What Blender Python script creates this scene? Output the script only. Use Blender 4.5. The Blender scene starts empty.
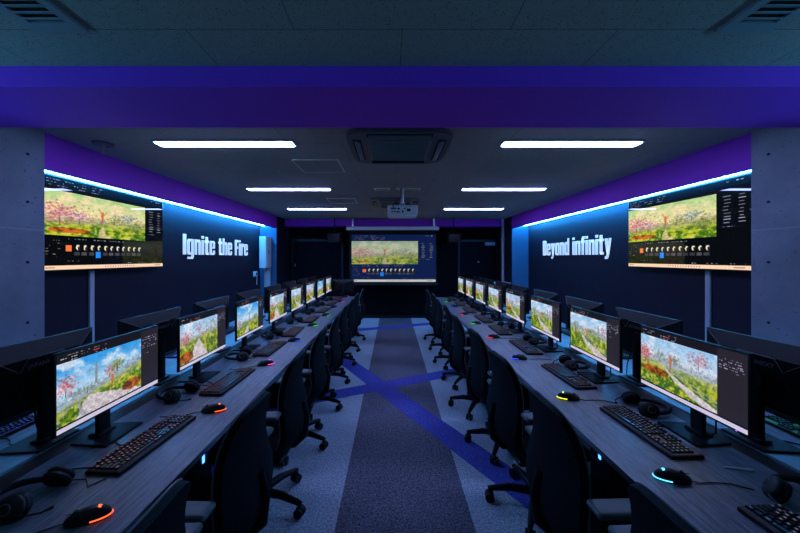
import bpy, bmesh, math, random
import numpy as np
from mathutils import Vector, Matrix, Euler

PI = math.pi
random.seed(7)
SC = bpy.context.scene
COL = SC.collection
CX, CZ = -0.04, 1.55           # camera x and height
F = 325.0                      # focal length in pixels for an 800 px wide frame

# ------------------------------------------------------------------ materials
def s2l(c):
    return tuple((x / 12.92 if x <= 0.04045 else ((x + 0.055) / 1.055) ** 2.4) for x in c)

def new_mat(name):
    m = bpy.data.materials.new(name)
    m.use_nodes = True
    return m, m.node_tree.nodes, m.node_tree.links, m.node_tree.nodes['Principled BSDF']

def pmat(name, col, rough=0.5, metal=0.0, spec=0.5, noise=0.0, nscale=40.0, bump=0.0, emit=None, estr=0.0, coat=0.0):
    """plain procedural material: colour broken up by noise, optional bump"""
    m, N, L, P = new_mat(name)
    P.inputs['Base Color'].default_value = (*col, 1)
    P.inputs['Roughness'].default_value = rough
    P.inputs['Metallic'].default_value = metal
    P.inputs['Specular IOR Level'].default_value = spec
    P.inputs['Coat Weight'].default_value = coat
    if emit:
        P.inputs['Emission Color'].default_value = (*emit, 1)
        P.inputs['Emission Strength'].default_value = estr
    if noise or bump:
        tc = N.new('ShaderNodeTexCoord')
        nz = N.new('ShaderNodeTexNoise')
        nz.inputs['Scale'].default_value = nscale
        nz.inputs['Detail'].default_value = 5
        L.new(tc.outputs['Object'], nz.inputs['Vector'])
        if noise:
            mr = N.new('ShaderNodeMapRange')
            mr.inputs['To Min'].default_value = 1 - noise
            mr.inputs['To Max'].default_value = 1 + noise
            L.new(nz.outputs['Fac'], mr.inputs['Value'])
            mx = N.new('ShaderNodeVectorMath'); mx.operation = 'SCALE'
            mx.inputs[0].default_value = col
            L.new(mr.outputs['Result'], mx.inputs['Scale'])
            L.new(mx.outputs['Vector'], P.inputs['Base Color'])
        if bump:
            b = N.new('ShaderNodeBump')
            b.inputs['Strength'].default_value = bump
            b.inputs['Distance'].default_value = 0.01
            L.new(nz.outputs['Fac'], b.inputs['Height'])
            L.new(b.outputs['Normal'], P.inputs['Normal'])
    return m

def emat(name, col, strength):
    m, N, L, P = new_mat(name)
    P.inputs['Base Color'].default_value = (0.02, 0.02, 0.02, 1)
    P.inputs['Emission Color'].default_value = (*col, 1)
    P.inputs['Emission Strength'].default_value = strength
    return m

def screen_mat(name, strength, rough=0.25, spec=0.4, sampling='AUTO'):
    m, N, L, P = new_mat(name)
    P.inputs['Base Color'].default_value = (0.004, 0.004, 0.005, 1)
    P.inputs['Roughness'].default_value = rough
    P.inputs['Specular IOR Level'].default_value = spec
    at = N.new('ShaderNodeAttribute'); at.attribute_name = 'picture'
    L.new(at.outputs['Color'], P.inputs['Emission Color'])
    P.inputs['Emission Strength'].default_value = strength
    m.cycles.emission_sampling = sampling
    return m

def wood_mat():
    m, N, L, P = new_mat('dark_ash_laminate')
    tc = N.new('ShaderNodeTexCoord')
    mp = N.new('ShaderNodeMapping'); mp.inputs['Scale'].default_value = (28, 1.3, 28)
    L.new(tc.outputs['Object'], mp.inputs['Vector'])
    nz = N.new('ShaderNodeTexNoise'); nz.inputs['Scale'].default_value = 3.0; nz.inputs['Detail'].default_value = 9; nz.inputs['Roughness'].default_value = 0.65
    L.new(mp.outputs['Vector'], nz.inputs['Vector'])
    mp2 = N.new('ShaderNodeMapping'); mp2.inputs['Scale'].default_value = (190, 9, 190)
    L.new(tc.outputs['Object'], mp2.inputs['Vector'])
    n2 = N.new('ShaderNodeTexNoise'); n2.inputs['Scale'].default_value = 2.0; n2.inputs['Detail'].default_value = 4
    L.new(mp2.outputs['Vector'], n2.inputs['Vector'])
    ad = N.new('ShaderNodeMath'); ad.operation = 'ADD'
    L.new(nz.outputs['Fac'], ad.inputs[0]); L.new(n2.outputs['Fac'], ad.inputs[1])
    cr = N.new('ShaderNodeValToRGB')
    cr.color_ramp.elements[0].position = 0.38; cr.color_ramp.elements[0].color = (0.065, 0.070, 0.088, 1)
    cr.color_ramp.elements[1].position = 0.66; cr.color_ramp.elements[1].color = (0.27, 0.29, 0.36, 1)
    hl = N.new('ShaderNodeMath'); hl.operation = 'MULTIPLY'; hl.inputs[1].default_value = 0.5
    L.new(ad.outputs[0], hl.inputs[0]); L.new(hl.outputs[0], cr.inputs['Fac'])
    L.new(cr.outputs['Color'], P.inputs['Base Color'])
    P.inputs['Roughness'].default_value = 0.42
    b = N.new('ShaderNodeBump'); b.inputs['Strength'].default_value = 0.12; b.inputs['Distance'].default_value = 0.004
    L.new(hl.outputs[0], b.inputs['Height']); L.new(b.outputs['Normal'], P.inputs['Normal'])
    return m

def carpet_mat(name, dark, light, thresh=(0.40, 0.62)):
    m, N, L, P = new_mat(name)
    tc = N.new('ShaderNodeTexCoord')
    nz = N.new('ShaderNodeTexNoise'); nz.inputs['Scale'].default_value = 75; nz.inputs['Detail'].default_value = 3; nz.inputs['Roughness'].default_value = 0.8
    L.new(tc.outputs['Object'], nz.inputs['Vector'])
    n3 = N.new('ShaderNodeTexNoise'); n3.inputs['Scale'].default_value = 2.3; n3.inputs['Detail'].default_value = 3
    L.new(tc.outputs['Object'], n3.inputs['Vector'])
    cr = N.new('ShaderNodeValToRGB')
    cr.color_ramp.elements[0].position = thresh[0]; cr.color_ramp.elements[0].color = (*dark, 1)
    cr.color_ramp.elements[1].position = thresh[1]; cr.color_ramp.elements[1].color = (*light, 1)
    L.new(nz.outputs['Fac'], cr.inputs['Fac'])
    mr = N.new('ShaderNodeMapRange'); mr.inputs['To Min'].default_value = 0.8; mr.inputs['To Max'].default_value = 1.2
    L.new(n3.outputs['Fac'], mr.inputs['Value'])
    sc = N.new('ShaderNodeVectorMath'); sc.operation = 'SCALE'
    L.new(cr.outputs['Color'], sc.inputs[0]); L.new(mr.outputs['Result'], sc.inputs['Scale'])
    L.new(sc.outputs['Vector'], P.inputs['Base Color'])
    P.inputs['Roughness'].default_value = 0.95
    P.inputs['Specular IOR Level'].default_value = 0.1
    b = N.new('ShaderNodeBump'); b.inputs['Strength'].default_value = 0.5; b.inputs['Distance'].default_value = 0.01
    L.new(nz.outputs['Fac'], b.inputs['Height']); L.new(b.outputs['Normal'], P.inputs['Normal'])
    return m

def ceiling_mat():
    """rock-wool tiles: pin holes plus fine tile joints 0.6 x 0.3 m"""
    m, N, L, P = new_mat('mineral_ceiling_tile')
    tc = N.new('ShaderNodeTexCoord')
    vo = N.new('ShaderNodeTexVoronoi'); vo.inputs['Scale'].default_value = 95
    L.new(tc.outputs['Object'], vo.inputs['Vector'])
    nz = N.new('ShaderNodeTexNoise'); nz.inputs['Scale'].default_value = 26; nz.inputs['Detail'].default_value = 4
    L.new(tc.outputs['Object'], nz.inputs['Vector'])
    lt = N.new('ShaderNodeMapRange'); lt.inputs['From Min'].default_value = 0.15; lt.inputs['From Max'].default_value = 0.30
    L.new(vo.outputs['Distance'], lt.inputs['Value'])
    gt = N.new('ShaderNodeMapRange'); gt.inputs['From Min'].default_value = 0.40; gt.inputs['From Max'].default_value = 0.5
    L.new(nz.outputs['Fac'], gt.inputs['Value'])
    mxh = N.new('ShaderNodeMath'); mxh.operation = 'MAXIMUM'
    L.new(lt.outputs['Result'], mxh.inputs[0])
    inv = N.new('ShaderNodeMath'); inv.operation = 'SUBTRACT'; inv.inputs[0].default_value = 1.0
    L.new(gt.outputs['Result'], inv.inputs[1]); L.new(inv.outputs[0], mxh.inputs[1])
    br = N.new('ShaderNodeTexBrick')
    br.inputs['Scale'].default_value = 1.0
    br.inputs['Mortar Size'].default_value = 0.0022
    br.inputs['Brick Width'].default_value = 0.91; br.inputs['Row Height'].default_value = 0.455
    br.offset = 0.5
    br.inputs['Color1'].default_value = (1, 1, 1, 1); br.inputs['Color2'].default_value = (0.93, 0.93, 0.93, 1); br.inputs['Mortar'].default_value = (0.45, 0.45, 0.45, 1)
    L.new(tc.outputs['Object'], br.inputs['Vector'])
    mr = N.new('ShaderNodeMapRange'); mr.inputs['To Min'].default_value = 0.22; mr.inputs['To Max'].default_value = 1
    L.new(mxh.outputs[0], mr.inputs['Value'])
    sc = N.new('ShaderNodeVectorMath'); sc.operation = 'SCALE'
    L.new(br.outputs['Color'], sc.inputs[0]); L.new(mr.outputs['Result'], sc.inputs['Scale'])
    ml = N.new('ShaderNodeVectorMath'); ml.operation = 'MULTIPLY'; ml.inputs[1].default_value = CEIL_COL
    L.new(sc.outputs['Vector'], ml.inputs[0])
    L.new(ml.outputs['Vector'], P.inputs['Base Color'])
    P.inputs['Roughness'].default_value = 0.9
    P.inputs['Specular IOR Level'].default_value = 0.15
    return m

def concrete_mat():
    m, N, L, P = new_mat('fair_faced_concrete')
    tc = N.new('ShaderNodeTexCoord')
    nz = N.new('ShaderNodeTexNoise'); nz.inputs['Scale'].default_value = 3.5; nz.inputs['Detail'].default_value = 8; nz.inputs['Roughness'].default_value = 0.6
    L.new(tc.outputs['Object'], nz.inputs['Vector'])
    n2 = N.new('ShaderNodeTexNoise'); n2.inputs['Scale'].default_value = 45; n2.inputs['Detail'].default_value = 2
    L.new(tc.outputs['Object'], n2.inputs['Vector'])
    cr = N.new('ShaderNodeValToRGB')
    cr.color_ramp.elements[0].position = 0.3; cr.color_ramp.elements[0].color = (0.15, 0.175, 0.22, 1)
    cr.color_ramp.elements[1].position = 0.7; cr.color_ramp.elements[1].color = (0.22, 0.255, 0.32, 1)
    L.new(nz.outputs['Fac'], cr.inputs['Fac'])
    pit = N.new('ShaderNodeMapRange'); pit.inputs['From Min'].default_value = 0.27; pit.inputs['From Max'].default_value = 0.33
    pit.inputs['To Min'].default_value = 0.45; pit.inputs['To Max'].default_value = 1.0
    L.new(n2.outputs['Fac'], pit.inputs['Value'])
    # formwork joint: a fine horizontal line
    sx = N.new('ShaderNodeSeparateXYZ'); L.new(tc.outputs['Object'], sx.inputs[0])
    sb = N.new('ShaderNodeMath'); sb.operation = 'SUBTRACT'; sb.inputs[1].default_value = 1.755
    L.new(sx.outputs['Z'], sb.inputs[0])
    ab = N.new('ShaderNodeMath'); ab.operation = 'ABSOLUTE'; L.new(sb.outputs[0], ab.inputs[0])
    ln = N.new('ShaderNodeMapRange'); ln.inputs['From Min'].default_value = 0.002; ln.inputs['From Max'].default_value = 0.006
    ln.inputs['To Min'].default_value = 1.35; ln.inputs['To Max'].default_value = 1.0
    L.new(ab.outputs[0], ln.inputs['Value'])
    mu = N.new('ShaderNodeMath'); mu.operation = 'MULTIPLY'
    L.new(pit.outputs['Result'], mu.inputs[0]); L.new(ln.outputs['Result'], mu.inputs[1])
    sc = N.new('ShaderNodeVectorMath'); sc.operation = 'SCALE'
    L.new(cr.outputs['Color'], sc.inputs[0]); L.new(mu.outputs[0], sc.inputs['Scale'])
    L.new(sc.outputs['Vector'], P.inputs['Base Color'])
    P.inputs['Roughness'].default_value = 0.6
    b = N.new('ShaderNodeBump'); b.inputs['Strength'].default_value = 0.15; b.inputs['Distance'].default_value = 0.01
    L.new(pit.outputs['Result'], b.inputs['Height']); L.new(b.outputs['Normal'], P.inputs['Normal'])
    return m

CEIL_COL = (0.40, 0.34, 0.30)
TUBE_STR = 40.0
M = {}
M['wood'] = wood_mat()
M['ceiling'] = ceiling_mat()
M['concrete'] = concrete_mat()
M['carpet_pale'] = carpet_mat('pale_grey_carpet', (0.30, 0.33, 0.40), (0.72, 0.78, 0.90))
M['carpet_dark'] = carpet_mat('charcoal_carpet', (0.045, 0.046, 0.075), (0.32, 0.33, 0.42), (0.36, 0.70))
M['carpet_blue'] = carpet_mat('blue_carpet', (0.055, 0.070, 0.34), (0.14, 0.16, 0.70))
M['wall'] = pmat('navy_matt_wall_paint', (0.019, 0.016, 0.030), 0.65, spec=0.15, noise=0.12, nscale=3)
M['wall_far'] = pmat('black_matt_wall_paint', (0.005, 0.004, 0.006), 0.85, spec=0.04, noise=0.15, nscale=3)
M['wall_blue'] = pmat('led_glow_on_return_wall', (0.040, 0.10, 0.19), 0.6, spec=0.2, noise=0.08, nscale=3)  # LED glow on the return faces put partly into this blue
M['purple'] = pmat('purple_wall_paint', (0.38, 0.045, 0.66), 0.6, spec=0.2, noise=0.05, nscale=4)
M['black'] = pmat('black_plastic', (0.005, 0.005, 0.006), 0.5, spec=0.25, noise=0.15, nscale=60)
M['black_gloss'] = pmat('glossy_black_plastic', (0.008, 0.008, 0.010), 0.18)
M['charcoal'] = pmat('charcoal_plastic', (0.009, 0.009, 0.011), 0.5, spec=0.25, noise=0.15, nscale=80)
M['monitor_back'] = pmat('monitor_back_plastic', (0.004, 0.004, 0.005), 0.5, spec=0.2, noise=0.1, nscale=90)
M['grey_line'] = pmat('grey_plastic', (0.12, 0.12, 0.14), 0.4, noise=0.05)
M['key'] = pmat('black_keycaps', (0.022, 0.022, 0.030), 0.35, spec=0.4, noise=0.1, nscale=50)
M['fabric'] = pmat('black_mesh_fabric', (0.005, 0.005, 0.008), 0.85, spec=0.12, noise=0.3, nscale=220, bump=0.3)
M['seat_fabric'] = pmat('black_seat_fabric', (0.004, 0.004, 0.006), 0.9, spec=0.12, noise=0.3, nscale=180, bump=0.3)
M['arm'] = pmat('grey_arm_pad', (0.06, 0.065, 0.07), 0.5, noise=0.1)
M['chair_metal'] = pmat('black_chair_metal', (0.004, 0.004, 0.005), 0.45, spec=0.2, noise=0.1)
M['steel'] = pmat('brushed_steel', (0.45, 0.45, 0.48), 0.35, metal=0.9, noise=0.1)
M['white'] = pmat('white_plastic', (0.70, 0.71, 0.73), 0.45, noise=0.03)
M['duct'] = pmat('pale_grey_duct', (0.42, 0.45, 0.50), 0.5, noise=0.03)
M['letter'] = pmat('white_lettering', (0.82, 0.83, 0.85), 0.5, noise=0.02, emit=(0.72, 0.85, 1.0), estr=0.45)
M['ac_panel'] = pmat('dark_grey_ac_plastic', (0.10, 0.10, 0.115), 0.5, noise=0.05)
M['ac_grille'] = pmat('ac_grille_plastic', (0.13, 0.14, 0.155), 0.6, noise=0.08)
M['vent'] = pmat('painted_vent_metal', (0.26, 0.28, 0.30), 0.5, noise=0.05)
M['dark'] = pmat('matt_black', (0.004, 0.004, 0.005), 0.9, noise=0.1)
M['door'] = pmat('black_door_laminate', (0.006, 0.005, 0.008), 0.8, spec=0.05, noise=0.1)
M['tube'] = emat('lamp_diffuser', (0.33, 0.44, 1.0), TUBE_STR)
M['cove'] = emat('cyan_led_strip', (0.03, 0.38, 1.0), 230.0)
M['cove_near'] = emat('teal_led_strip', (0.08, 0.44, 0.80), 135.0)
M['screen'] = screen_mat('lit_monitor_picture', 1.0)
M['tv_screen'] = screen_mat('lit_television_picture', 1.2, rough=0.015, spec=0.5)
M['projection'] = screen_mat('projected_picture', 0.85, rough=0.9, spec=0.1)
M['case_blue'] = emat('blue_case_light', (0.05, 0.22, 1.0), 5.0)
M['proj_body'] = pmat('white_projector_plastic', (0.55, 0.56, 0.60), 0.45, noise=0.04)
M['hatch'] = pmat('ceiling_hatch_aluminium', (0.85, 0.74, 0.55), 0.5, metal=0.0, noise=0.05)
M['sign'] = pmat('blue_door_plate', (0.20, 0.38, 0.52), 0.5, noise=0.03)
LEDC = {'orange': (1.0, 0.10, 0.03), 'cyan': (0.10, 0.60, 1.0), 'yellow': (0.75, 0.85, 0.02), 'blue': (0.03, 0.10, 1.0),
        'green': (0.05, 0.95, 0.10), 'pink': (1.0, 0.06, 0.55), 'red': (1.0, 0.03, 0.06), 'violet': (0.55, 0.15, 1.0)}
for k_, c_ in LEDC.items():
    M['led_' + k_] = emat(k_ + '_glow', c_, 2.6)
M['kb_red'] = emat('dim_red_key_light', (0.45, 0.30, 0.45), 0.05)
M['kb_violet'] = emat('dim_violet_key_light', (0.40, 0.36, 0.70), 0.06)
M['kb_blue'] = emat('blue_key_light', (0.08, 0.12, 1.0), 0.5)
M['kb_green'] = emat('green_key_light', (0.02, 0.75, 0.45), 0.12)
M['kb_pink'] = emat('pink_key_light', (0.9, 0.10, 0.60), 0.5)
M['legend_red'] = emat('red_key_legend', (0.85, 0.30, 0.36), 0.35)
M['legend_pale'] = emat('pale_key_legend', (0.62, 0.58, 0.85), 0.25)

# ------------------------------------------------------------------ mesh helpers
def V(*a): return Vector(a)

class MB:
    def __init__(self): self.bm = bmesh.new()
    def _xf(self, verts, mat):
        if mat is not None: bmesh.ops.transform(self.bm, matrix=mat, verts=verts)
    def box(self, lo, hi, bevel=0.0, seg=2, mat=None):
        lo, hi = Vector(lo), Vector(hi)
        c, s = (lo + hi) / 2, hi - lo
        r = bmesh.ops.create_cube(self.bm, size=1.0)
        vs = r['verts']
        bmesh.ops.transform(self.bm, matrix=Matrix.Translation(c) @ Matrix.Diagonal((s.x, s.y, s.z, 1)), verts=vs)
        if bevel:
            es = list({e for v in vs for e in v.link_edges})
            rr = bmesh.ops.bevel(self.bm, geom=es, offset=bevel, segments=seg, affect='EDGES', profile=0.5)
            vs = list({v for f in rr['faces'] for v in f.verts} | {v for v in vs if v.is_valid})
        self._xf(vs, mat)
        return self
    def cyl(self, p0, p1, r0, r1=None, seg=16, cap=True):
        p0, p1 = Vector(p0), Vector(p1); r1 = r0 if r1 is None else r1
        d = p1 - p0
        q = d.to_track_quat('Z', 'Y').to_matrix().to_4x4()
        bmesh.ops.create_cone(self.bm, cap_ends=cap, segments=seg, radius1=r0, radius2=r1, depth=d.length,
                              matrix=Matrix.Translation((p0 + p1) / 2) @ q)
        return self
    def frustum(self, rect0, rect1, y0, y1):
        """rect = (x0,x1,z0,z1) at depths y0 and y1"""
        a = [self.bm.verts.new((x, y0, z)) for x, z in ((rect0[0], rect0[2]), (rect0[1], rect0[2]), (rect0[1], rect0[3]), (rect0[0], rect0[3]))]
        b = [self.bm.verts.new((x, y1, z)) for x, z in ((rect1[0], rect1[2]), (rect1[1], rect1[2]), (rect1[1], rect1[3]), (rect1[0], rect1[3]))]
        for i in range(4):
            j = (i + 1) % 4
            self.bm.faces.new((a[i], a[j], b[j], b[i]))
        self.bm.faces.new(a[::-1]); self.bm.faces.new(b)
        return self
    def tube(self, pts, r, seg=8, closed=False):
        pts = [Vector(p) for p in pts]; n = len(pts); rings = []
        up = None
        for i, p in enumerate(pts):
            t = (pts[(i + 1) % n] - pts[i - 1]) if closed else (pts[min(i + 1, n - 1)] - pts[max(i - 1, 0)])
            t.normalize()
            if up is None or abs(up.dot(t)) > 0.98:
                up = V(0, 0, 1) if abs(t.z) < 0.9 else V(1, 0, 0)
            x = up.cross(t).normalized(); y = t.cross(x).normalized(); up = y
            rr = r[i] if isinstance(r, (list, tuple)) else r
            rings.append([self.bm.verts.new(p + (x * math.cos(2 * PI * k / seg) + y * math.sin(2 * PI * k / seg)) * rr) for k in range(seg)])
        m = n if closed else n - 1
        for i in range(m):
            a, b = rings[i], rings[(i + 1) % n]
            for k in range(seg):
                self.bm.faces.new((a[k], a[(k + 1) % seg], b[(k + 1) % seg], b[k]))
        if not closed:
            self.bm.faces.new(rings[0][::-1]); self.bm.faces.new(rings[-1])
        return self
    def grid(self, fn, nu, nv, closed_u=False):
        g = [[self.bm.verts.new(fn(i / (nu if closed_u else nu - 1), j / (nv - 1))) for i in range(nu)] for j in range(nv)]
        for j in range(nv - 1):
            for i in range(nu if closed_u else nu - 1):
                k = (i + 1) % nu
                self.bm.faces.new((g[j][i], g[j][k], g[j + 1][k], g[j + 1][i]))
        return g
    def slab(self, fn, nu, nv, thick):
        """a grid surface given a thickness: fn(u, v) -> (point, offset direction)"""
        A, B = [], []
        for j in range(nv):
            ra, rb = [], []
            for i in range(nu):
                p, d = fn(i / (nu - 1), j / (nv - 1))
                ra.append(self.bm.verts.new(p)); rb.append(self.bm.verts.new(Vector(p) + Vector(d) * thick))
            A.append(ra); B.append(rb)
        for j in range(nv - 1):
            for i in range(nu - 1):
                self.bm.faces.new((A[j][i], A[j][i + 1], A[j + 1][i + 1], A[j + 1][i]))
                self.bm.faces.new((B[j][i], B[j + 1][i], B[j + 1][i + 1], B[j][i + 1]))
        rim = [(0, i) for i in range(nu)] + [(j, nu - 1) for j in range(1, nv)] + [(nv - 1, i) for i in range(nu - 2, -1, -1)] + [(j, 0) for j in range(nv - 2, 0, -1)]
        for k in range(len(rim)):
            a, b = rim[k], rim[(k + 1) % len(rim)]
            self.bm.faces.new((A[a[0]][a[1]], B[a[0]][a[1]], B[b[0]][b[1]], A[b[0]][b[1]]))
        return self
    def prism(self, poly, z0, z1):
        """poly in x,y extruded in z"""
        a = [self.bm.verts.new((x, y, z0)) for x, y in poly]; b = [self.bm.verts.new((x, y, z1)) for x, y in poly]
        n = len(poly)
        for i in range(n):
            j = (i + 1) % n
            self.bm.faces.new((a[i], a[j], b[j], b[i]))
        self.bm.faces.new(a[::-1]); self.bm.faces.new(b)
        return self
    def ellipsoid(self, c, r, seg=16, rings=10):
        bmesh.ops.create_uvsphere(self.bm, u_segments=seg, v_segments=rings, radius=1.0,
                                  matrix=Matrix.Translation(c) @ Matrix.Diagonal((*r, 1)))
        return self
    def mesh(self, name, mat, smooth=40):
        bmesh.ops.recalc_face_normals(self.bm, faces=self.bm.faces)
        me = bpy.data.meshes.new(name)
        self.bm.to_mesh(me); self.bm.free()
        me.materials.append(mat)
        if smooth:
            me.polygons.foreach_set('use_smooth', [True] * len(me.polygons))
            me.set_sharp_from_angle(angle=math.radians(smooth))
        return me

def link(name, me, parent=None):
    o = bpy.data.objects.new(name, me); COL.objects.link(o)
    if parent is not None: o.parent = parent
    return o

def part(name, mb, mat, parent, smooth=40, label=None):
    o = link(name, mb.mesh(name, mat, smooth), parent)
    if label: o['label'] = label
    return o

def tag(o, label, cat, group=None):
    o['label'] = label; o['category'] = cat
    if group: o['group'] = group
    return o

def thing(name, label, cat, loc=(0, 0, 0), rz=0.0, group=None):
    o = bpy.data.objects.new(name, None); COL.objects.link(o)
    o.location = loc; o.rotation_euler = (0, 0, rz)
    o.empty_display_size = 0.1
    return tag(o, label, cat, group)

def struct(name, mb, mat, parent=None, smooth=0):
    o = link(name, mb.mesh(name, mat, smooth), parent)
    o['kind'] = 'structure'
    return o

def dup(root, name, loc, rz, label, cat, group=None, swap=None):
    """copy of a thing with copies of its parts and sub-parts (mesh data shared); swap = {part name: mesh}"""
    r = root.copy(); COL.objects.link(r); r.name = name
    r.location = loc; r.rotation_euler = (0, 0, rz)
    tag(r, label, cat, group)
    def walk(src, dst):
        for ch in list(src.children):
            c = ch.copy(); COL.objects.link(c); c.parent = dst
            base = ch.name.split('.')[0]
            if swap and base in swap: c.data = swap[base]
            walk(ch, c)
    walk(root, r)
    return r

def remat(me, mat):
    n = me.copy(); n.materials.clear(); n.materials.append(mat); return n

ORD = ['first', 'second', 'third', 'fourth', 'fifth', 'sixth', 'seventh', 'eighth', 'ninth', 'tenth']
SIDE = {-1: 'Ignite the Fire', 1: 'Beyond infinity'}

# ------------------------------------------------------------------ screen pictures (painted per vertex)
def vnoise(w, h, sx, sy, seed):
    rng = np.random.RandomState(seed)
    out = np.zeros((h, w)); amp, tot = 1.0, 0.0
    for o in range(4):
        nx, ny = int(sx * 2 ** o) + 2, int(sy * 2 ** o) + 2
        lat = rng.rand(ny, nx)
        xs = np.linspace(0, nx - 1.001, w); ys = np.linspace(0, ny - 1.001, h)
        xi, yi = xs.astype(int), ys.astype(int)
        fx, fy = xs - xi, ys - yi
        fx = fx * fx * (3 - 2 * fx); fy = (fy * fy * (3 - 2 * fy))[:, None]
        a = lat[yi][:, xi] * (1 - fx) + lat[yi][:, xi + 1] * fx
        b = lat[yi + 1][:, xi] * (1 - fx) + lat[yi + 1][:, xi + 1] * fx
        out += amp * (a * (1 - fy) + b * fy); tot += amp; amp *= 0.55
    return out / tot

def mix(a, b, t):
    a = np.asarray(a, float); b = np.asarray(b, float)
    return a + (b - a) * np.asarray(t)[..., None]

def sm(x, a, b):
    t = np.clip((x - a) / (b - a), 0, 1); return t * t * (3 - 2 * t)

def landscape(w, h, seed, p):
    """a sunny meadow with trees, a pale path and an orange bush; v runs up"""
    rng = np.random.RandomState(seed)
    u, v = np.meshgrid(np.linspace(0, 1, w), np.linspace(0, 1, h))
    n1, n2, n3 = vnoise(w, h, 5, 4, seed), vnoise(w, h, 16, 10, seed + 1), vnoise(w, h, 34, 26, seed + 2)
    sky = mix(p['sky_low'], p['sky_high'], sm(v + 0.25 * (n1 - 0.5), 0.45, 1.0))
    img = mix(sky, p['cloud'], sm(n1, 0.45, 0.72) * p.get('cl', 0.9))
    g = p['h0'] + p['slope'] * (u - 0.5) + 0.05 * (n1 - 0.5)
    # far soft tree line
    far = sm(v, g + 0.02, g + 0.16 + 0.22 * (n2 - 0.5))
    img = mix(mix(p['far'], img, 0.35 + 0 * u), img, far)
    img = np.where(((v - g < 0.13 + 0.3 * (n2 - 0.5)) & (n3 > 0.50))[..., None], img * 0.78, img)
    gr = mix((0.25, 0.42, 0.08), (0.72, 0.74, 0.16), sm(n2 + 0.5 * (n3 - 0.5), 0.3, 0.72))
    gr = mix(gr, (0.80, 0.80, 0.62), sm(n3, 0.62, 0.75) * 0.5)
    depth = np.clip((g - v) / np.maximum(g, 0.05), 0, 1)
    gr = mix(mix(gr, p['haze'], 0.55 + 0 * u), gr, sm(depth, 0.0, 0.45))
    img = mix(img, gr, sm(g - v + 0.05 * (n3 - 0.5), -0.01, 0.02))
    # path
    pc = p['path'][0] + p['path'][1] * depth + p['path'][3] * depth ** 2
    wd = 0.015 + p['path'][2] * depth ** 1.3
    on = sm(wd - np.abs(u - pc) + 0.06 * (n2 - 0.5), 0, 0.03) * (v < g)
    img = mix(img, p.get('path_col', (0.80, 0.77, 0.80)) * (0.9 + 0.2 * n3[..., None]) if False else np.clip(np.array(p.get('path_col', (0.82, 0.78, 0.80))) * (0.85 + 0.3 * n3[..., None]), 0, 1), on)
    # grey rails / terraces running up the slope
    for off in p.get('rails', []):
        d = np.abs(u - (pc + off * (0.25 + depth)))
        img = mix(img, (0.62, 0.64, 0.70), sm(0.016 + 0.02 * depth - d, 0, 0.01) * (v < g + 0.02) * (n3 > 0.36) * 0.85)
    def blob(cx, cy, rx, ry, n, cols, size):
        nonlocal img
        for _ in range(n):
            a = rng.randn(2) * 0.5
            x, y = cx + a[0] * rx, cy + a[1] * ry
            r = size * (0.5 + rng.rand())
            c = np.array(cols[rng.randint(len(cols))]) * (0.8 + 0.35 * rng.rand())
            img = mix(img, np.clip(c, 0, 1), sm(1 - np.hypot((u - x) / r, (v - y) / (r * 1.5)), 0, 0.5) * 0.55)
    def stroke(x0, y0, x1, y1, wd, c, k=0.9):
        nonlocal img
        dx, dy = x1 - x0, y1 - y0
        t = np.clip(((u - x0) * dx + (v - y0) * dy) / (dx * dx + dy * dy), 0, 1)
        d = np.hypot(u - x0 - t * dx, (v - y0 - t * dy) * 0.56)
        img = mix(img, c, sm(1 - d / wd, 0, 0.6) * k)
    for (cx, cy, rx, ry, n, kind) in p['trees']:
        cols = {'red': [(0.78, 0.28, 0.30), (0.88, 0.52, 0.55), (0.62, 0.30, 0.36), (0.90, 0.75, 0.78)],
                'pink': [(0.85, 0.62, 0.70), (0.93, 0.80, 0.84), (0.70, 0.45, 0.52), (0.55, 0.45, 0.50)],
                'grey': [(0.55, 0.62, 0.66), (0.70, 0.76, 0.80), (0.42, 0.50, 0.50), (0.50, 0.56, 0.44)],
                'green': [(0.30, 0.44, 0.16), (0.52, 0.58, 0.20), (0.40, 0.45, 0.28), (0.66, 0.66, 0.36)]}[kind]
        stroke(cx, cy - ry * 1.3, cx, cy, 0.008, (0.40, 0.33, 0.33))
        blob(cx, cy, rx, ry, n * 3, cols, 0.012)
    if 'tower' in p:
        tx, ty, th = p['tower']
        stroke(tx, ty, tx, ty + th, 0.020, (0.52, 0.58, 0.58)); stroke(tx, ty + th, tx, ty + th * 1.35, 0.008, (0.50, 0.55, 0.58))
        stroke(tx - 0.09, ty + th * 0.92, tx + 0.10, ty + th * 0.82, 0.005, (0.62, 0.60, 0.58))
    if 'bush' in p:
        bx, by, rx, ry = p['bush']
        e = np.hypot((u - bx) / rx, (v - by) / ry) + 0.3 * (n3 - 0.5)
        img = mix(img, mix((0.36, 0.20, 0.06), (0.78, 0.42, 0.13), sm(n2 + n3 * 0.4, 0.45, 0.95)), sm(1 - e, 0, 0.12))
    fx, fy, fs = p['figure']
    stroke(fx, fy - fs * 1.0, fx + 0.01, fy, 0.012, (0.62, 0.38, 0.30))
    stroke(fx + 0.005, fy, fx + 0.01, fy + fs * 0.7, 0.019, (0.86, 0.40, 0.20))
    stroke(fx + 0.02, fy + fs * 0.3, fx + 0.055, fy + fs * 1.0, 0.007, (0.80, 0.45, 0.28))
    stroke(fx - 0.03, fy + fs * 1.3, fx, fy + fs * 0.5, 0.008, (0.85, 0.50, 0.34))
    img *= (0.90 + 0.22 * (n3 - 0.5) + 0.10 * (rng.rand(h, w) - 0.5))[..., None] + 0.05
    return np.clip(img, 0, 1)

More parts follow.
